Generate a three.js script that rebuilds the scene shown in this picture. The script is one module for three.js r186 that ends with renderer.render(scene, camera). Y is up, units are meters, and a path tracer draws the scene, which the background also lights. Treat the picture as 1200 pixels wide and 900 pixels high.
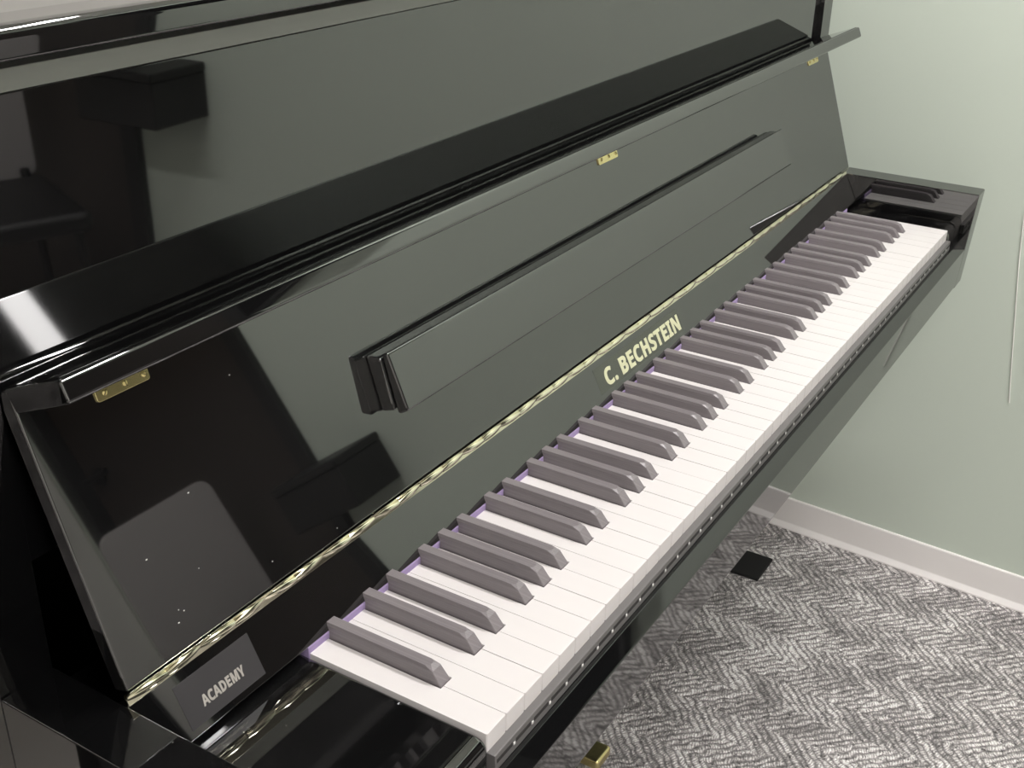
import * as THREE from 'three';
import { mergeGeometries } from 'three/addons/utils/BufferGeometryUtils.js';
import { RoundedBoxGeometry } from 'three/addons/geometries/RoundedBoxGeometry.js';
import { TextGeometry } from 'three/addons/geometries/TextGeometry.js';
import { FontLoader } from 'three/addons/loaders/FontLoader.js';
import { RectAreaLightUniformsLib } from 'three/addons/lights/RectAreaLightUniformsLib.js';

// ------------------------------------------------------------------ camera, lights, exposure
RectAreaLightUniformsLib.init();
const renderer = new THREE.WebGLRenderer({ antialias: true });
renderer.toneMapping = THREE.LinearToneMapping;
renderer.toneMappingExposure = 2.15;
renderer.shadowMap.enabled = true;
const scene = new THREE.Scene();
scene.background = new THREE.Color(0x0b0b0b);

const KEY = 0.72;                                  // height of the white key tops above the floor
const camera = new THREE.PerspectiveCamera(36.277, 4 / 3, 0.02, 30);
camera.position.set(-0.4871, 0.5358 + KEY, 0.3111);
camera.up.set(0.36627, 0.89754, -0.24548);
camera.lookAt(-0.4871 + 0.76631, 0.5358 + KEY - 0.44060, 0.3111 - 0.46760);
scene.add(camera);

const CEIL = 2.45, LAMP_COLOUR = 0xfffcfa;
// slim LED battens under the ceiling, running from the piano towards the front wall: [x, z, width, length, intensity]
const LAMPS = [[0.876, 0.54, 0.070, 1.20, 44], [-0.75, 1.20, 0.070, 1.20, 44]];  // the second batten is an added fill light, out of view

// ------------------------------------------------------------------ helpers
const V2 = (x, y) => new THREE.Vector2(x, y);
let seed = 7;
const rnd = () => { seed = (seed * 1664525 + 1013904223) >>> 0; return seed / 4294967296; };
// vertex normals weighted by face area, so that large flat faces stay flat beside their rounded edges
function toCreasedNormals(geometry, crease) {
  const g = geometry.index ? geometry.toNonIndexed() : geometry, p = g.attributes.position, n = p.count / 3;
  const fn = [], at = new Map(), key = (i) => `${Math.round(p.getX(i) * 2e5)},${Math.round(p.getY(i) * 2e5)},${Math.round(p.getZ(i) * 2e5)}`;
  const A = new THREE.Vector3(), B = new THREE.Vector3(), C = new THREE.Vector3(), keys = [];
  for (let f = 0; f < n; f++) {
    A.fromBufferAttribute(p, f * 3); B.fromBufferAttribute(p, f * 3 + 1).sub(A); C.fromBufferAttribute(p, f * 3 + 2).sub(A);
    fn.push(new THREE.Vector3().crossVectors(B, C));
    for (let k = 0; k < 3; k++) { const q = key(f * 3 + k); keys.push(q); if (!at.has(q)) at.set(q, []); at.get(q).push(f); }
  }
  const unit = fn.map((v) => v.clone().normalize()), out = new Float32Array(p.count * 3), c = Math.cos(crease), s = new THREE.Vector3();
  for (let i = 0; i < p.count; i++) {
    const f = Math.floor(i / 3); s.set(0, 0, 0);
    for (const h of at.get(keys[i])) if (unit[h].dot(unit[f]) >= c) s.addScaledVector(unit[h], Math.pow(fn[h].length(), 1.5));
    if (s.lengthSq() === 0) s.copy(unit[f]);
    s.normalize(); out.set([s.x, s.y, s.z], i * 3);
  }
  g.setAttribute('normal', new THREE.BufferAttribute(out, 3));
  return g;
}
const names = new Map();
function numbered(name) {
  const n = names.get(name) || 0; names.set(name, n + 1);
  return n ? `${name}_${String(n).padStart(3, '0')}` : name;
}
function mesh(name, geometry, material, parent) {
  const m = new THREE.Mesh(geometry, material);
  m.name = parent === scene ? numbered(name) : name;
  m.castShadow = m.receiveShadow = true;
  parent.add(m);
  return m;
}
function thing(name, label, category, [x, y, z], turn = 0, group) {
  const o = new THREE.Group();
  o.name = numbered(name); o.position.set(x, y, z); o.rotation.y = turn;
  o.userData = { label, category };
  if (group) o.userData.group = group;
  scene.add(o);
  return o;
}
// a polygon with rounded corners; points are [a, b] or [a, b, radius]
function roundShape(pts, r0 = 0.001) {
  const s = new THREE.Shape(), n = pts.length;
  for (let i = 0; i < n; i++) {
    const p = V2(pts[i][0], pts[i][1]), a = V2(...pts[(i + n - 1) % n]), b = V2(...pts[(i + 1) % n]);
    const r = pts[i][2] ?? r0;
    const da = a.clone().sub(p), db = b.clone().sub(p);
    const ang = Math.acos(Math.min(1, Math.max(-1, da.dot(db) / da.length() / db.length())));
    const t = Math.min(r / Math.tan(ang / 2), da.length() * 0.49, db.length() * 0.49);
    const p1 = p.clone().add(da.normalize().multiplyScalar(t)), p2 = p.clone().add(db.normalize().multiplyScalar(t));
    if (i === 0) s.moveTo(p1.x, p1.y); else s.lineTo(p1.x, p1.y);
    if (r > 0 && t > 1e-6) s.quadraticCurveTo(p.x, p.y, p2.x, p2.y);
  }
  s.closePath();
  return s;
}
// a profile [y, z, radius] swept along x from x0 to x1
function sweepX(profile, x0, x1, bevel = 0.0008, r0 = 0.001, curve = 6) {
  const s = roundShape(profile.map(([y, z, r]) => [-z, y, Math.max(r ?? r0, bevel * 1.6)]), r0);
  const g = new THREE.ExtrudeGeometry(s, { depth: x1 - x0 - 2 * bevel, bevelEnabled: bevel > 0, bevelSize: bevel, bevelOffset: -bevel, bevelThickness: bevel, bevelSegments: 2, curveSegments: curve });
  g.rotateY(Math.PI / 2); g.translate(x0 + bevel, 0, 0);
  return toCreasedNormals(g, 0.6);
}
const boxX = (x0, x1, y0, y1, z0, z1, r = 0.0015, bevel = 0.0008) => sweepX([[y0, z0, r], [y0, z1, r], [y1, z1, r], [y1, z0, r]], x0, x1, bevel, r);
// plan outline [x, z] extruded in y
function slabY(pts, y0, y1, bevel = 0.0006, r0 = 0) {
  const s = roundShape(pts.map(([x, z, r]) => [x, -z, r ?? r0]), 0);
  const g = new THREE.ExtrudeGeometry(s, { depth: y1 - y0 - 2 * bevel, bevelEnabled: bevel > 0, bevelSize: bevel, bevelOffset: -bevel, bevelThickness: bevel, bevelSegments: 2, curveSegments: 3 });
  g.rotateX(-Math.PI / 2); g.translate(0, y0 + bevel, 0);
  return toCreasedNormals(g, 0.6);
}
const tube = (pts, r, seg = 24, rad = 10) => new THREE.TubeGeometry(new THREE.CatmullRomCurve3(pts.map((p) => new THREE.Vector3(...p)), false, 'catmullrom', 0.2), seg, r, rad, false);

// value noise that repeats after n cells
function noiseGrid(n, s) {
  const g = new Float32Array(n * n); let q = s >>> 0;
  for (let i = 0; i < n * n; i++) { q = (q * 1664525 + 1013904223) >>> 0; g[i] = q / 4294967296; }
  return (x, y) => {
    const xf = Math.floor(x), yf = Math.floor(y); let fx = x - xf, fy = y - yf;
    fx = fx * fx * (3 - 2 * fx); fy = fy * fy * (3 - 2 * fy);
    const X0 = ((xf % n) + n) % n, X1 = (X0 + 1) % n, Y0 = (((yf % n) + n) % n) * n, Y1 = ((((yf + 1) % n) + n) % n) * n;
    return (g[Y0 + X0] * (1 - fx) + g[Y0 + X1] * fx) * (1 - fy) + (g[Y1 + X0] * (1 - fx) + g[Y1 + X1] * fx) * fy;
  };
}
function dataTexture(w, h, fill, srgb) {
  const d = new Uint8Array(w * h * 4);
  for (let j = 0; j < h; j++) for (let i = 0; i < w; i++) {
    const c = fill(i, j), k = (j * w + i) * 4;
    d[k] = c[0]; d[k + 1] = c[1]; d[k + 2] = c[2]; d[k + 3] = 255;
  }
  const t = new THREE.DataTexture(d, w, h);
  t.wrapS = t.wrapT = THREE.RepeatWrapping; t.magFilter = THREE.LinearFilter; t.minFilter = THREE.LinearMipmapLinearFilter; t.generateMipmaps = true;
  if (srgb) t.colorSpace = THREE.SRGBColorSpace;
  t.needsUpdate = true;
  return t;
}

// ------------------------------------------------------------------ materials
const linear = (r, g, b) => new THREE.Color().setRGB(r, g, b);
const M = {};
M.polyester = new THREE.MeshPhysicalMaterial({ color: linear(0.004, 0.004, 0.0042), roughness: 0.025, ior: 2.33 });
M.lacquer = new THREE.MeshPhysicalMaterial({ color: linear(0.004, 0.004, 0.0042), roughness: 0.03, ior: 1.75 });
M.weakGloss = new THREE.MeshPhysicalMaterial({ color: linear(0.004, 0.004, 0.004), roughness: 0.04, ior: 1.33 });  // black with a weaker reflection, for the added plate on the lip
M.brass = new THREE.MeshStandardMaterial({ color: linear(0.83, 0.72, 0.36), metalness: 1, roughness: 0.24 });
M.hingeBrass = new THREE.MeshStandardMaterial({ color: linear(0.88, 0.84, 0.66), metalness: 1, roughness: 0.12 });
M.screw = new THREE.MeshStandardMaterial({ color: linear(0.80, 0.68, 0.32), metalness: 1, roughness: 0.32 });
M.slot = new THREE.MeshStandardMaterial({ color: linear(0.08, 0.06, 0.02), roughness: 0.6 });
M.ivory = new THREE.MeshPhysicalMaterial({ color: linear(0.66, 0.63, 0.625), roughness: 0.38, ior: 1.48 });
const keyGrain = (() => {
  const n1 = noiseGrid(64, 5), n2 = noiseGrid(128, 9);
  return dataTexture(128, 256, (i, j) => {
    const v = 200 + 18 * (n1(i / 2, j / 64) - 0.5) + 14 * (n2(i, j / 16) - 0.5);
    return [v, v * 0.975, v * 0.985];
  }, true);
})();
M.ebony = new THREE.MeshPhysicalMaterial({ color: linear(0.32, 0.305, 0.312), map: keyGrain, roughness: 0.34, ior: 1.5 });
M.felt = new THREE.MeshStandardMaterial({ color: linear(0.30, 0.23, 0.40), roughness: 0.95 });
M.rail = new THREE.MeshPhysicalMaterial({ color: linear(0.12, 0.114, 0.113), roughness: 0.4, ior: 1.5 });
M.railDash = new THREE.MeshStandardMaterial({ color: linear(0.02, 0.018, 0.018), roughness: 0.8 });
M.railTick = new THREE.MeshStandardMaterial({ color: linear(0.7, 0.69, 0.67), roughness: 0.5 });
M.letter = new THREE.MeshStandardMaterial({ color: linear(0.62, 0.62, 0.42), roughness: 0.45, metalness: 0.25 });
M.paleStrip = new THREE.MeshPhysicalMaterial({ color: linear(0.32, 0.34, 0.31), roughness: 0.35 });  // flat pale grey for the band along the panel top
M.film = new THREE.MeshPhysicalMaterial({ color: linear(0.030, 0.033, 0.024), roughness: 0.07, ior: 1.9 });
M.sticker = new THREE.MeshPhysicalMaterial({ color: linear(0.042, 0.040, 0.042), roughness: 0.3, ior: 1.5 });
M.stickerLetter = new THREE.MeshStandardMaterial({ color: linear(0.34, 0.32, 0.29), roughness: 0.5 });
M.lint = new THREE.MeshStandardMaterial({ color: linear(0.6, 0.58, 0.56), roughness: 0.9 });
M.blackFelt = new THREE.MeshPhysicalMaterial({ color: linear(0.006, 0.006, 0.006), roughness: 1, specularIntensity: 0 });
M.wood = new THREE.MeshStandardMaterial({ color: linear(0.05, 0.045, 0.04), roughness: 0.7 });
M.rubber = new THREE.MeshStandardMaterial({ color: linear(0.006, 0.006, 0.006), roughness: 0.9 });
const wallGrain = (() => {
  const a = noiseGrid(32, 3), b = noiseGrid(128, 4);
  return dataTexture(256, 256, (i, j) => { const v = 110 + 60 * b(i / 2, j / 2) + 40 * a(i / 8, j / 8); return [v, v, v]; });
})();
M.wall = new THREE.MeshStandardMaterial({ color: linear(0.60, 0.665, 0.585), roughness: 0.75, bumpMap: wallGrain, bumpScale: 0.0002 });
M.wallFront = new THREE.MeshStandardMaterial({ color: linear(0.72, 0.71, 0.67), roughness: 0.75, bumpMap: wallGrain, bumpScale: 0.0002 });
M.wallPlain = new THREE.MeshStandardMaterial({ color: linear(0.70, 0.675, 0.64), roughness: 0.75, bumpMap: wallGrain, bumpScale: 0.0002 });
M.ceiling = new THREE.MeshStandardMaterial({ color: linear(0.78, 0.77, 0.74), roughness: 0.9 });
M.cove = new THREE.MeshPhysicalMaterial({ color: linear(0.86, 0.83, 0.815), roughness: 0.45 });
M.door = new THREE.MeshStandardMaterial({ color: linear(0.035, 0.028, 0.024), roughness: 0.5 });
M.doorFrame = new THREE.MeshStandardMaterial({ color: linear(0.012, 0.012, 0.012), roughness: 0.5 });
M.steel = new THREE.MeshStandardMaterial({ color: linear(0.6, 0.6, 0.6), metalness: 1, roughness: 0.3 });
M.blackMetal = new THREE.MeshStandardMaterial({ color: linear(0.008, 0.008, 0.008), roughness: 0.5 });
M.chairShell = new THREE.MeshStandardMaterial({ color: linear(0.34, 0.325, 0.32), roughness: 0.6 });
M.cable = new THREE.MeshStandardMaterial({ color: linear(0.85, 0.84, 0.8), roughness: 0.5 });
M.lampFrame = new THREE.MeshStandardMaterial({ color: linear(0.8, 0.8, 0.8), roughness: 0.5 });
M.lampFace = new THREE.MeshStandardMaterial({ color: linear(0.8, 0.8, 0.8), emissive: new THREE.Color(LAMP_COLOUR), emissiveIntensity: 18, roughness: 0.6 });

// loop-pile carpet in chevrons: ribs of twisted yarn at 45 degrees, columns 5 cm wide
const TILE = 0.8;
const carpet = (() => {
  const N = 1024, nA = noiseGrid(16, 11), nB = noiseGrid(64, 12), nC = noiseGrid(256, 13), nD = noiseGrid(512, 14), nE = noiseGrid(128, 21);
  const P = TILE / 54, COL = TILE / 14, H = new Float32Array(N * N), L = new Float32Array(N * N);
  const hash = (a, b) => { const s = Math.sin(a * 127.1 + b * 311.7) * 43758.5453; return s - Math.floor(s); };
  for (let j = 0; j < N; j++) for (let i = 0; i < N; i++) {
    let x = i / N * TILE, z = j / N * TILE;
    const wx = (nB(i / 16, j / 16) - 0.5) * 0.008, wz = (nB(j / 16 + 31, i / 16 + 17) - 0.5) * 0.003 + (nE(i / 8, j / 8) - 0.5) * 0.003;
    const xx = x + wx, zz = z + wz;
    const c = Math.floor(xx / COL), f = xx - c * COL, odd = ((c % 2) + 2) % 2;
    const q = odd ? zz + f : zz + COL - f;
    const ph = q / P, rib = Math.floor(ph), t = ph - rib;
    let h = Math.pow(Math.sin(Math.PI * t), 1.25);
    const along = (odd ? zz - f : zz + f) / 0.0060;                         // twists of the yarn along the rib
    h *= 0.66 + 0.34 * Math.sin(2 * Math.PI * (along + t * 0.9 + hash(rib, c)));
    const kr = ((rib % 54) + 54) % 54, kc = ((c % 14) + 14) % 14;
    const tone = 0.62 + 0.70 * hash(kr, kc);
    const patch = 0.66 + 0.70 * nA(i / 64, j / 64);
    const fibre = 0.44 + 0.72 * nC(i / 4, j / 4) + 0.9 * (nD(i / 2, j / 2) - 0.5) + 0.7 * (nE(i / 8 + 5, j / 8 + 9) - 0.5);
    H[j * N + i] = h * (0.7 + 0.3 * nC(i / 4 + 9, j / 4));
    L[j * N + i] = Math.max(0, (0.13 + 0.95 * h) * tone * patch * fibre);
  }
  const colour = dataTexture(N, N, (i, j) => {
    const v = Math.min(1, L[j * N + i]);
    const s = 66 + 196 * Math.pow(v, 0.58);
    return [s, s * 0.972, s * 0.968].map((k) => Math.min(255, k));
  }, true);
  const relief = dataTexture(N, N, (i, j) => { const v = 255 * Math.min(1, H[j * N + i]); return [v, v, v]; });
  colour.anisotropy = relief.anisotropy = 8;
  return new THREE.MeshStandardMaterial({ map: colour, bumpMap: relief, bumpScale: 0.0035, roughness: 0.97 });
})();

// ------------------------------------------------------------------ the room (turned 3.6 degrees against the piano)
const ROOM = [1.4633, -0.2699], TURN = -0.0625;             // a point of the right wall's foot, the room's turn about y
function roomMesh(name, geometry, material) {
  const m = mesh(name, geometry, material, scene);
  m.position.set(ROOM[0], 0, ROOM[1]); m.rotation.y = TURN;
  m.userData.kind = 'structure';
  return m;
}
// in the room's frame the right wall's face is x = 0; x runs outwards, z towards the front wall
const LEFT = -3.05, BACK = -0.345, FRONT = 2.60, D0 = 1.63, D1 = 2.55, DH = 2.06;
{
  const g = new THREE.BoxGeometry(3.6, 0.06, 3.4); g.translate(-1.5, -0.03, 1.1);
  const p = g.attributes.position, uv = g.attributes.uv, c = Math.cos(TURN), s = Math.sin(TURN);
  for (let i = 0; i < p.count; i++) { const x = p.getX(i), z = p.getZ(i); uv.setXY(i, (x * c + z * s + ROOM[0]) / TILE + 0.02, (-x * s + z * c + ROOM[1]) / TILE); }
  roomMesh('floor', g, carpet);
  const cg = new THREE.BoxGeometry(3.6, 0.08, 3.4); cg.translate(-1.5, CEIL + 0.04, 1.1);
  roomMesh('ceiling', cg, M.ceiling);
  // right wall with its door opening
  const sh = new THREE.Shape([V2(-(BACK - 0.1), 0), V2(-D0, 0), V2(-D0, DH), V2(-D1, DH), V2(-D1, 0), V2(-(FRONT + 0.1), 0), V2(-(FRONT + 0.1), CEIL), V2(-(BACK - 0.1), CEIL)]);
  const wg = new THREE.ExtrudeGeometry(sh, { depth: 0.12, bevelEnabled: false }); wg.rotateY(Math.PI / 2);
  roomMesh('wall_right', wg, M.wall);
  const bg = new THREE.BoxGeometry(3.3, CEIL, 0.1); bg.translate(LEFT / 2, CEIL / 2, BACK - 0.05);
  roomMesh('wall_back', bg, M.wallPlain);
  const fg = new THREE.BoxGeometry(3.3, CEIL, 0.1); fg.translate(LEFT / 2, CEIL / 2, FRONT + 0.05);
  roomMesh('wall_front', fg, M.wallFront);
  const lg = new THREE.BoxGeometry(0.1, CEIL, 3.1); lg.translate(LEFT - 0.05, CEIL / 2, 1.1);
  roomMesh('wall_left', lg, M.wallPlain);
  // vinyl cove base: a thin strip with a flared toe
  const cove = (x0, x1) => {
    const s = roundShape([[0, 0, 0], [0.013, 0, 0], [0.013, 0.0025, 0.001], [0.0065, 0.012, 0.006], [0.0045, 0.0625, 0.001], [0.003, 0.0645, 0.001], [0, 0.0645, 0]], 0);
    const g = new THREE.ExtrudeGeometry(s, { depth: x1 - x0, bevelEnabled: false, curveSegments: 8 });
    g.translate(0, 0, x0);
    return toCreasedNormals(g, 0.5);
  };
  const r = cove(-(D0 - 0.055), -BACK); r.rotateY(Math.PI);                                      // along the right wall
  roomMesh('baseboard_right', r, M.cove);
  const b = cove(0, -LEFT - 0.015); b.rotateY(-Math.PI / 2); b.translate(-0.015, 0, BACK);
  roomMesh('baseboard_back', b, M.cove);
  // dark door in the right wall
  const door = new THREE.Group(); door.name = 'door_1'; door.userData.kind = 'structure';
  door.position.set(ROOM[0], 0, ROOM[1]); door.rotation.y = TURN; scene.add(door);
  const leaf = new RoundedBoxGeometry(0.04, DH - 0.05, D1 - D0 - 0.1, 2, 0.003); leaf.translate(0.05, (DH - 0.05) / 2 + 0.005, (D0 + D1) / 2);
  mesh('door_leaf', leaf, M.door, door);
  for (const z of [D0 + 0.02, D1 - 0.02]) { const g2 = new RoundedBoxGeometry(0.14, DH, 0.05, 2, 0.003); g2.translate(0.05, DH / 2, z); mesh('door_frame', g2, M.doorFrame, door); }
  const hd = new RoundedBoxGeometry(0.14, 0.05, D1 - D0, 2, 0.003); hd.translate(0.05, DH - 0.022, (D0 + D1) / 2); mesh('door_frame', hd, M.doorFrame, door);
  mesh('door_handle', mergeGeometries([tube([[0.03, 1.0, D1 - 0.11], [-0.02, 1.0, D1 - 0.11], [-0.03, 1.0, D1 - 0.13], [-0.03, 1.0, D1 - 0.23]], 0.009), new THREE.CylinderGeometry(0.026, 0.026, 0.008, 24).rotateZ(Math.PI / 2).translate(0.026, 1.0, D1 - 0.11)]), M.blackMetal, door);
}

// ceiling lamps: a white housing, a glowing strip and a light of the strip's size just below
LAMPS.forEach(([x, z, sx, sz, power], i) => {
  const t = thing('unseen_ceiling_light', i ? 'added slim ceiling fill light batten towards the left wall' : 'slim white ceiling light batten near the green wall', 'ceiling light', [x, CEIL, z], 0, 'ceiling light battens');
  mesh('lamp_housing', new RoundedBoxGeometry(sx + 0.012, 0.030, sz + 0.03, 3, 0.005).translate(0, -0.015, 0), M.lampFrame, t);
  mesh('diffuser', new RoundedBoxGeometry(sx, 0.010, sz, 3, 0.004).translate(0, -0.033, 0), M.lampFace, t);
  for (const k of [-1, 1]) mesh('end_cap', new RoundedBoxGeometry(sx + 0.014, 0.040, 0.014, 2, 0.003).translate(0, -0.020, k * (sz / 2 + 0.012)), M.lampFrame, t);
  const l = new THREE.RectAreaLight(LAMP_COLOUR, power, sx, sz);
  l.position.set(0, -0.043, 0); l.rotation.x = -Math.PI / 2; l.name = 'lamp_light';
  l.castShadow = true;
  t.add(l);
});

// ------------------------------------------------------------------ the piano; all numbers: x from the lowest key's edge, y from the key tops, z from the key fronts
const piano = thing('upright_piano', 'glossy black upright piano with its fallboard open above the keys', 'piano', [0.611, 0, -0.28]);
const toPiano = (g) => g.translate(-0.611, KEY, 0.28);
const part = (name, g, m, parent = piano, label) => { const o = mesh(name, toPiano(g), m, parent); if (label) o.userData.label = label; return o; };
const XL = -0.139, XR = 1.265, OL = -0.177, OR = 1.303, FLOOR = -KEY, WK = 0.0235;

// case
part('lid', sweepX([[0.4215, -0.575, 0.002], [0.4215, -0.2005, 0.002], [0.4385, -0.2005, 0.007], [0.4400, -0.225, 0.02], [0.4400, -0.575, 0.004]], OL - 0.008, OR + 0.008, 0.0012), M.polyester);
const sideProfile = [[FLOOR + 0.006, -0.57], [FLOOR + 0.006, -0.32], [-0.0985, -0.32], [-0.0985, -0.2365], [0.420, -0.2365], [0.420, -0.57]];
part('case_side', sweepX(sideProfile, OL, XL, 0.0007, 0.0012), M.polyester);
part('case_side', sweepX(sideProfile, XR, OR, 0.0007, 0.0012), M.polyester);
const upperPanel = part('upper_panel', boxX(XL + 0.0015, XR - 0.0015, 0.12, 0.3965, -0.262, -0.2435, 0.0008, 0.0005), M.polyester);
part('pale_strip', boxX(XL + 0.0015, XR - 0.0015, 0.3967, 0.4090, -0.262, -0.2437, 0.0006, 0.0003), M.paleStrip, upperPanel, 'pale grey strip along the panel top');
part('lower_panel', boxX(XL + 0.001, XR - 0.001, FLOOR + 0.06, -0.100, -0.335, -0.315), M.polyester);
part('bottom_rail', boxX(XL, XR, FLOOR + 0.012, FLOOR + 0.06, -0.36, -0.31), M.polyester);
part('back_frame', boxX(XL, XR, FLOOR + 0.02, 0.41, -0.57, -0.545), M.wood);
for (const [a, b] of [[-0.194, -0.118], [1.252, 1.330]]) part('toe_block', sweepX([[FLOOR, -0.57], [FLOOR, -0.2185, 0.003], [FLOOR + 0.006, -0.2185, 0.003], [FLOOR + 0.006, -0.57]], a, b, 0.002), M.rubber);
const armProfile = [[-0.1005, -0.2365, 0.001], [-0.1005, 0.0168, 0.003], [0.0465, 0.0262, 0.0024], [0.0465, -0.2365, 0.001]];
part('arm', sweepX(armProfile, OL, XL - 0.0006, 0.001), M.polyester);
part('arm', sweepX(armProfile, XR + 0.0006, OR, 0.001), M.polyester);
part('key_bed', sweepX([[-0.0985, -0.30, 0.002], [-0.0985, 0.0170, 0.0035], [-0.0378, 0.0206, 0.0020], [-0.0287, 0.0100, 0.0008], [-0.0285, -0.30, 0.001]], XL, XR, 0.0004, 0.003, 8), M.lacquer);
const rail = part('key_rail', sweepX([[-0.0285, -0.004], [-0.0285, 0.0067, 0.0007], [-0.0150, 0.0063, 0.001], [-0.0150, -0.004]], 0, 1.222, 0.0004, 0.0005), M.rail);
{  // dark dashes with pale ticks between them along the rail face
  const pad = toPiano(boxX(0, 0.0192, -0.0225, -0.0192, 0.0055, 0.00675, 0.0003, 0.0002)), tick = toPiano(boxX(0, 0.0020, -0.0230, -0.0208, 0.0055, 0.0070, 0.0003, 0.0002));
  for (let i = 0; i < 52; i++) {
    const a = mesh('dark_dash', pad, M.railDash, rail); a.position.x = i * WK + 0.0022;
    if (i) { const b = mesh('pale_tick', tick, M.railTick, rail); b.position.x = i * WK - 0.0010; }
  }
}
// key blocks at both ends of the keys
const blockProfile = [[-0.0285, -0.21], [-0.0285, 0.0030, 0.002], [-0.0015, 0.0020, 0.011], [-0.0005, -0.21]];
part('key_block', sweepX(blockProfile, XL + 0.0004, -0.0012, 0.004), M.polyester);
part('key_block', sweepX(blockProfile, 1.2232, XR - 0.0004, 0.004), M.polyester);

// nameboard: tilted strip between keys and fallboard, with felt below and lettering
const HINGE = [0.0485, -0.1705], NB = [0.0060, -0.1486], nlen = Math.hypot(HINGE[0] - NB[0], HINGE[1] - NB[1]);
const ne = [(HINGE[0] - NB[0]) / nlen, (HINGE[1] - NB[1]) / nlen], nn = [-ne[1], ne[0]];       // up along the board, outwards from it, as (y, z)
const onName = (s, d) => [HINGE[0] + ne[0] * s + nn[0] * d, HINGE[1] + ne[1] * s + nn[1] * d];
const nameboard = part('nameboard', sweepX([onName(-nlen, 0), [...onName(-0.003, 0), 0.0008], onName(-0.003, -0.014), onName(-nlen, -0.014)].map((p) => p), XL + 0.0006, XR - 0.0006, 0.0005, 0.0008), M.polyester);
part('felt_strip', sweepX([[-0.006, -0.157], [-0.006, -0.1484, 0.0007], [0.0056, -0.1484, 0.001], [0.0056, -0.157]], -0.001, 1.223, 0.0004, 0.0007), M.felt, piano, 'lavender felt strip behind the keys');
const font = await new FontLoader().loadAsync('fonts/droid/droid_sans_bold.typeface.json');
function nameMatrix(x, s, d) {                            // local x along the keyboard, y up the nameboard, z outwards
  const [y, z] = onName(s, d);
  return new THREE.Matrix4().set(1, 0, 0, x, 0, ne[0], nn[0], y, 0, ne[1], nn[1], z, 0, 0, 0, 1);
}
function lettering(text, x0, x1, s0, s1, d, squash = 1) {
  const g = new TextGeometry(text, { font, size: 1, depth: 0.02, curveSegments: 5, bevelEnabled: true, bevelSize: 0.028, bevelThickness: 0.004, bevelSegments: 1 });
  g.computeBoundingBox(); const b = g.boundingBox;
  g.translate(-b.min.x, -b.min.y, 0);
  g.scale((x1 - x0) / (b.max.x - b.min.x), (s1 - s0) / (b.max.y - b.min.y), 0.012);
  g.applyMatrix4(nameMatrix(x0, s0, d));
  return g;
}
function plate(x0, x1, s0, s1, d, th, r = 0.0005) {
  const s = roundShape([[x0, s0, r], [x1, s0, r], [x1, s1, r], [x0, s1, r]], r);
  const g = new THREE.ExtrudeGeometry(s, { depth: th, bevelEnabled: false });
  g.applyMatrix4(nameMatrix(0, 0, d));
  return g;
}
part('decal', plate(0.4460, 0.6410, -0.0370, -0.0105, 0.0, 0.00012), M.film, nameboard, 'clear rectangular decal around the gold lettering');
part('lettering', lettering('C. BECHSTEIN', 0.4617, 0.6370, -0.0344, -0.0162, 0.00012), M.letter, nameboard, 'pale gold capital lettering reading C. BECHSTEIN');
part('sticker', plate(-0.1075, -0.0412, -0.0427, -0.0115, 0.0, 0.0002), M.sticker, nameboard, 'dark grey rectangular sticker');
part('lettering', lettering('ACADEMY', -0.0930, -0.0553, -0.0344, -0.0268, 0.0002), M.stickerLetter, nameboard, 'grey capital lettering reading ACADEMY');

// long brass hinge between nameboard and fallboard
const TILT = 18.6 * Math.PI / 180, be = [Math.cos(TILT), -Math.sin(TILT)], bn = [Math.sin(TILT), Math.cos(TILT)], FOOT = [0.0532, -0.1655];
const onBoard = (s, d) => [FOOT[0] + be[0] * s + bn[0] * d, FOOT[1] + be[1] * s + bn[1] * d];
const longHinge = part('long_hinge', sweepX([onName(-0.0042, 0), onName(-0.0042, 0.0007), onName(0.0008, 0.0012), onBoard(0.0035, 0.0012), onBoard(0.0035, 0.0002), onName(0, -0.001)], XL + 0.001, XR - 0.001, 0.0002, 0.0003), M.hingeBrass, piano, 'long narrow brass hinge');
{
  const pts = []; for (let k = 0; k <= 10; k++) { const t = k / 5 - 1; pts.push(V2(0.0034 - 0.0013 * t * t, t * 0.01505)); }
  const kn = new THREE.LatheGeometry(pts, 14).rotateZ(Math.PI / 2), [hy, hz] = onName(0.0004, 0.0008);
  for (let i = 0; i < 46; i++) {                       // slightly bent barrels, one after the other
    const m = mesh('knuckle', kn, M.hingeBrass, longHinge), d = (rnd() - 0.5) * 0.05;
    m.position.set(XL + 0.0165 + i * 0.0300 - 0.611, hy + KEY, hz + 0.28); m.rotation.set(0, (i % 2 ? 0.05 : -0.05) + d, (i % 2 ? 0.03 : -0.03) + d);
  }
}

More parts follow.
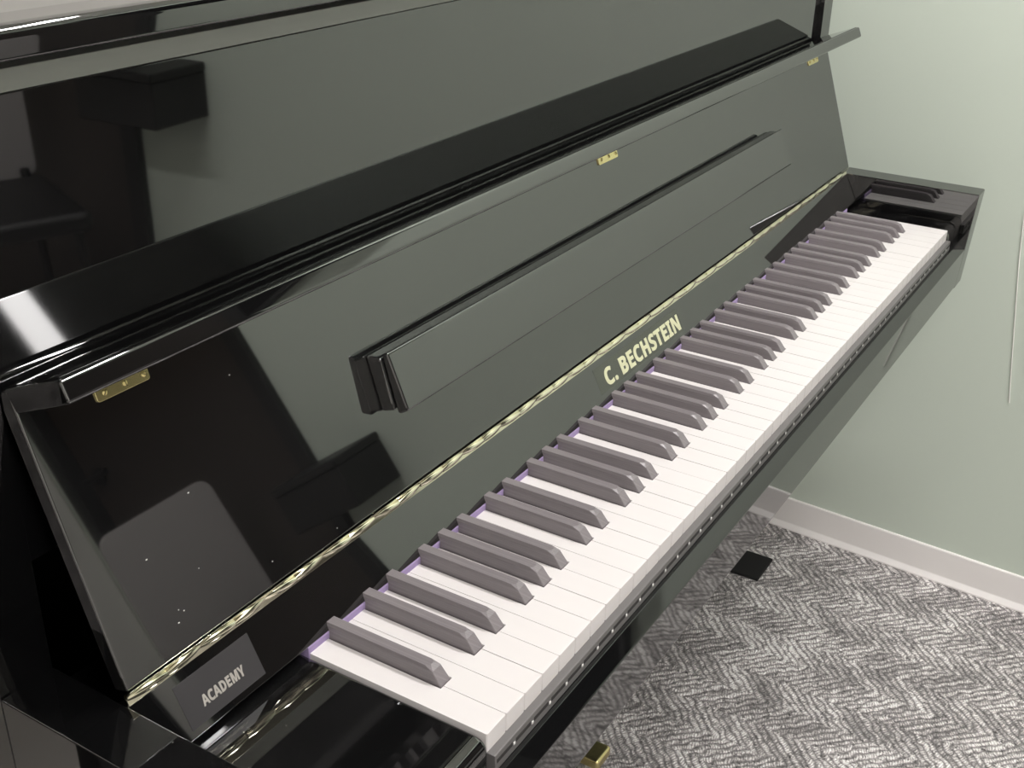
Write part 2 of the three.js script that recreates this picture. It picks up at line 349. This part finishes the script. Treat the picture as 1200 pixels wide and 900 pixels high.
// fallboard, leaning back on the upper panel, with its folded lip, ledge and hinges
const fallboard = part('fallboard', sweepX([[...onBoard(0.004, 0), 0.0012], [...onBoard(0.1985, 0), 0.0055], [...onBoard(0.1985, -0.0125), 0.0065], [...onBoard(0.004, -0.0125), 0.0012]], XL + 0.0005, XR - 0.0005, 0.0012, 0.001, 10), M.polyester);
part('folding_lip', sweepX([[0.2615, -0.1815, 0.0028], [0.2480, -0.1758, 0.0032], [0.2282, -0.2248, 0.001], [0.2415, -0.2330, 0.002]], XL + 0.0005, XR - 0.0005, 0.0014, 0.001, 8), M.polyester, fallboard);
{
  const a = [0.2615, -0.1815], b = [0.2415, -0.2330], L = Math.hypot(a[0] - b[0], a[1] - b[1]), t = [(b[0] - a[0]) / L, (b[1] - a[1]) / L], u = [-t[1], t[0]];
  const q = (k, d) => [a[0] + t[0] * k + u[0] * d, a[1] + t[1] * k + u[1] * d];
  part('added_lip_facing', sweepX([q(0.0035, -0.0004), q(0.0035, 0.0007), q(L - 0.001, 0.0007), q(L - 0.001, -0.0004)], XL + 0.003, XR - 0.003, 0.0002, 0.0002), M.weakGloss, fallboard);  // added plate with a weaker reflection, keeps the lip top dark
}
part('ledge_base', sweepX([[...onBoard(0.0700, 0), 0.003], [...onBoard(0.0700, 0.0130), 0.003], [...onBoard(0.1130, 0.0140), 0.004], [...onBoard(0.1160, 0), 0.002]], 0.1405, 0.9855, 0.0018, 0.002, 6), M.polyester, fallboard);
part('ledge_plate', sweepX([[...onBoard(0.0660, 0.0132), 0.002], [0.1258, -0.1643, 0.0030], [0.1703, -0.1833, 0.0025], [...onBoard(0.1140, 0.0142), 0.002]], 0.1428, 0.9833, 0.0016, 0.002, 6), M.polyester, fallboard);
for (const [x0, x1] of [[-0.0885, -0.0480], [0.5420, 0.5835], [1.1735, 1.2150]]) {
  const s = roundShape([[x0, 0.1708, 0.0022], [x1, 0.1708, 0.0022], [x1, 0.1835, 0.0005], [x0, 0.1835, 0.0005]], 0.001);
  const g = new THREE.ExtrudeGeometry(s, { depth: 0.0010, bevelEnabled: true, bevelSize: 0.0003, bevelThickness: 0.0003, bevelOffset: -0.0003, bevelSegments: 2, curveSegments: 5 });
  const bm = (x, t, d) => { const [y, z] = onBoard(t, d); return new THREE.Matrix4().set(1, 0, 0, x, 0, be[0], bn[0], y, 0, be[1], bn[1], z, 0, 0, 0, 1); };
  g.applyMatrix4(bm(0, 0, 0));
  part('brass_hinge', g, M.brass, fallboard, 'small brass hinge plate');
  for (const f of [0.16, 0.54, 0.90]) {
    const x = x0 + (x1 - x0) * f;
    const h = new THREE.SphereGeometry(0.0027, 16, 8, 0, Math.PI * 2, 0, 0.75).rotateX(Math.PI / 2).translate(0, 0, -0.0019);
    h.applyMatrix4(bm(x, 0.1752, 0.0014));
    part('screw', h, M.screw, fallboard);
    const sl = new THREE.BoxGeometry(0.0034, 0.0005, 0.0004).rotateZ(0.5 + f * 2.4).translate(0, 0, 0.0006); sl.applyMatrix4(bm(x, 0.1752, 0.0014));
    part('screw_slot', sl, M.slot, fallboard);
  }
}

// a little lint lying on the polished fallboard
{
  const bits = [[-0.0865, 0.030], [-0.083, 0.0275], [-0.0895, 0.0225], [-0.062, 0.046], [-0.005, 0.020], [-0.05, 0.0935], [0.06, 0.012], [0.012, 0.150], [-0.095, 0.070]].map(([x, t], i) => {
    const g = new THREE.SphereGeometry(0.0005, 6, 4).scale(0.8 + 0.5 * (i % 3), 1, 0.5), [y, z] = onBoard(t, 0.0002);
    return g.translate(x, y, z);
  });
  part('lint', mergeGeometries(bits), M.lint, fallboard).userData.kind = 'stuff';
}

// keys
const OFF = [21.15, 49.35, 90.64, 117.5, 144.36], blacks = [2 * WK + (144.36 - 164.5) / 1000];
for (let o = 0; o < 7; o++) for (const f of OFF) blacks.push(2 * WK + o * 0.1645 + f / 1000);
for (let i = 0; i < 52; i++) {
  const g = 0.0002, x0 = i * WK + g, x1 = (i + 1) * WK - g, n = 0.0505, B = 0.0067;
  const l = blacks.find((b) => b - B < x0 && b + B > x0), r = blacks.find((b) => b - B < x1 && b + B > x1);
  const pts = [[x0, 0, 0.0014], [x1, 0, 0.0014]];
  if (r !== undefined) pts.push([x1, -n], [r - B, -n]);
  pts.push([r !== undefined ? r - B : x1, -0.166], [l !== undefined ? l + B : x0, -0.166]);
  if (l !== undefined) pts.push([l + B, -n], [x0, -n]);
  const dy = (rnd() - 0.5) * 0.0003;
  part('white_key', slabY(pts, -0.026 + dy, dy, 0.0004), M.ivory);
}
{
  const loop = (y, hw, zf, c) => [[-hw + c, zf], [hw - c, zf], [hw, zf - c * 1.2], [hw, -0.1530], [-hw, -0.1530], [-hw, zf - c * 1.2]].map(([x, z]) => [x, y, z]);
  const L = [loop(-0.012, 0.0057, -0.0507, 0.0006), loop(0.0002, 0.0057, -0.0510, 0.0006), loop(0.0094, 0.0050, -0.0583, 0.0003), loop(0.0118, 0.0041, -0.0622, 0.0026)];
  const pos = [], uvs = [], tri = (...v) => { for (const p of v) { pos.push(...p); uvs.push(p[0] * 30 + p[1] * 30, p[2] * 5); } };
  for (let k = 0; k < 3; k++) for (let i = 0; i < 6; i++) { const j = (i + 1) % 6, a = L[k][i], b = L[k][j], c = L[k + 1][j], d = L[k + 1][i]; tri(a, b, c); tri(a, c, d); }
  for (let i = 1; i < 5; i++) tri(L[3][0], L[3][i], L[3][i + 1]);
  const base = new THREE.BufferGeometry();
  base.setAttribute('position', new THREE.Float32BufferAttribute(pos, 3)); base.setAttribute('uv', new THREE.Float32BufferAttribute(uvs, 2));
  base.computeVertexNormals();
  toPiano(base);
  blacks.forEach((x) => { mesh('black_key', base, M.ebony, piano).position.set(x, 0, 0); });
}

// pedals
for (const x of [0.504, 0.580, 0.656]) {
  const s = roundShape([[-0.019, -0.34], [0.019, -0.34], [0.020, -0.2215, 0.006], [-0.020, -0.2215, 0.006]].map(([a, b]) => [a, -b, 0.006]).reverse(), 0.006);
  const g = new THREE.ExtrudeGeometry(s, { depth: 0.008, bevelEnabled: true, bevelSize: 0.005, bevelThickness: 0.005, bevelOffset: -0.005, bevelSegments: 5, curveSegments: 8 });
  g.rotateX(-Math.PI / 2); g.translate(x, FLOOR + 0.050, 0);
  part('pedal', toCreasedNormals(g, 0.8), M.brass, piano, 'brass pedal');
}

// ------------------------------------------------------------------ other things in the room
// thin white cable hanging on the right wall
{
  const o = new THREE.Mesh(tube([[0, 0.70, 0], [0, 0.62, 0.008], [0, 0.46, 0.029], [0, 0.38, 0.040]].map(([a, b, c]) => [a, b, c]), 0.0008, 40, 8), M.cable);
  o.name = 'cable'; o.castShadow = o.receiveShadow = true;
  o.position.set(1.4421 - 0.002, 0, 0.0687); o.rotation.y = TURN;
  o.userData = { label: 'thin white cable hanging down the pale green wall', category: 'cable' };
  scene.add(o);
}
// unseen chair with a light grey back, placed to be mirrored in the fallboard
{
  const c = thing('chair', 'unseen black chair with a light grey backrest, mirrored pale in the fallboard', 'chair', [1.10, 0, 1.63], 0.38 + Math.PI);
  const backShape = roundShape([[-0.155, 0.44, 0.03], [0.155, 0.44, 0.03], [0.148, 0.850, 0.035], [-0.148, 0.850, 0.035]], 0.03);
  const bk = new THREE.ExtrudeGeometry(backShape, { depth: 0.012, bevelEnabled: true, bevelSize: 0.003, bevelThickness: 0.003, curveSegments: 8 }); bk.translate(0, 0, -0.08);
  mesh('backrest', bk, M.chairShell, c);
  const st = new RoundedBoxGeometry(0.34, 0.05, 0.36, 4, 0.02); st.translate(0, 0.42, 0.12); mesh('seat', st, M.blackMetal, c);
  for (const s of [-1, 1]) {
    mesh('leg', tube([[s * 0.14, 0.41, 0.26], [s * 0.16, 0.0, 0.30]], 0.011), M.blackMetal, c);
    mesh('leg', tube([[s * 0.125, 0.462, -0.052], [s * 0.13, 0.41, -0.05], [s * 0.16, 0.0, -0.10]], 0.011), M.blackMetal, c);
  }
}
// black box out of view beside the door, placed to darken fallboard and panel
{
  const u = -0.085, w = 1.525, c = Math.cos(TURN), s = Math.sin(TURN);
  const m = thing('unseen_wall_shelf', 'unseen black box shelf on the green wall, darkening fallboard and panel reflections', 'shelf', [ROOM[0] + u * c + w * s, 0.63, ROOM[1] - u * s + w * c], TURN);
  mesh('shelf_top', new RoundedBoxGeometry(0.17, 0.02, 0.23, 2, 0.004).translate(0, 0.11, 0), M.blackMetal, m);
  mesh('shelf_body', new RoundedBoxGeometry(0.165, 0.10, 0.225, 2, 0.004).translate(0.0025, 0.05, 0), M.blackMetal, m);
}
// dark panel out of view on the front wall, placed to darken the nameboard
{
  const u = -0.51, w = FRONT - 0.018, c = Math.cos(TURN), s = Math.sin(TURN);
  const m = thing('unseen_dark_panel', 'unseen tall dark panel on the front wall, darkening the nameboard reflection', 'wall panel', [ROOM[0] + u * c + w * s, 0.90, ROOM[1] - u * s + w * c], TURN);
  mesh('panel_core', new RoundedBoxGeometry(0.80, 1.20, 0.03, 3, 0.006).translate(0, 0.60, 0), M.blackFelt, m);
  mesh('panel_border', mergeGeometries([-1, 1].flatMap((k) => [new THREE.BoxGeometry(0.82, 0.012, 0.034).translate(0, 0.60 + k * 0.604, 0), new THREE.BoxGeometry(0.012, 1.20, 0.034).translate(k * 0.404, 0.60, 0)])), M.blackMetal, m);
}
{  // dark panel out of view, placed to darken the chamfer of the key bed
  const u = -0.020, w = 1.30, c = Math.cos(TURN), s = Math.sin(TURN);
  const m = thing('unseen_dark_panel', 'unseen dark panel high on the green wall, darkening the key bed reflection', 'wall panel', [ROOM[0] + u * c + w * s, 1.38, ROOM[1] - u * s + w * c], TURN + Math.PI / 2);
  mesh('panel_core', new RoundedBoxGeometry(0.60, 0.80, 0.03, 3, 0.006).translate(0, 0.40, 0), M.blackFelt, m);
  mesh('panel_border', mergeGeometries([-1, 1].flatMap((k) => [new THREE.BoxGeometry(0.62, 0.012, 0.034).translate(0, 0.40 + k * 0.404, 0), new THREE.BoxGeometry(0.012, 0.80, 0.034).translate(k * 0.304, 0.40, 0)])), M.blackMetal, m);
}
// black furniture out of view, placed to darken the piano's left end faces
{
  const m = thing('unseen_cabinet', 'black furniture on tall legs, out of view, darkening the left end of the piano', 'unseen_cabinet', [-0.62, 0, -0.55], TURN);
  mesh('body', new RoundedBoxGeometry(0.60, 0.60, 0.30, 2, 0.005).translate(0, 0.85, 0), M.blackMetal, m);
  for (const x of [-1, 1]) {
    const d = mesh('door', new RoundedBoxGeometry(0.292, 0.58, 0.016, 2, 0.003).translate(x * 0.149, 0.85, 0.158), M.blackMetal, m);
    mesh('knob', new THREE.SphereGeometry(0.011, 16, 10).translate(x * 0.03, 0.85, 0.175), M.blackMetal, d);
    for (const z of [-0.12, 0.12]) mesh('leg', new RoundedBoxGeometry(0.03, 0.552, 0.03, 2, 0.003).translate(x * 0.27, 0.276, z), M.blackMetal, m);
  }
}

renderer.render(scene, camera);
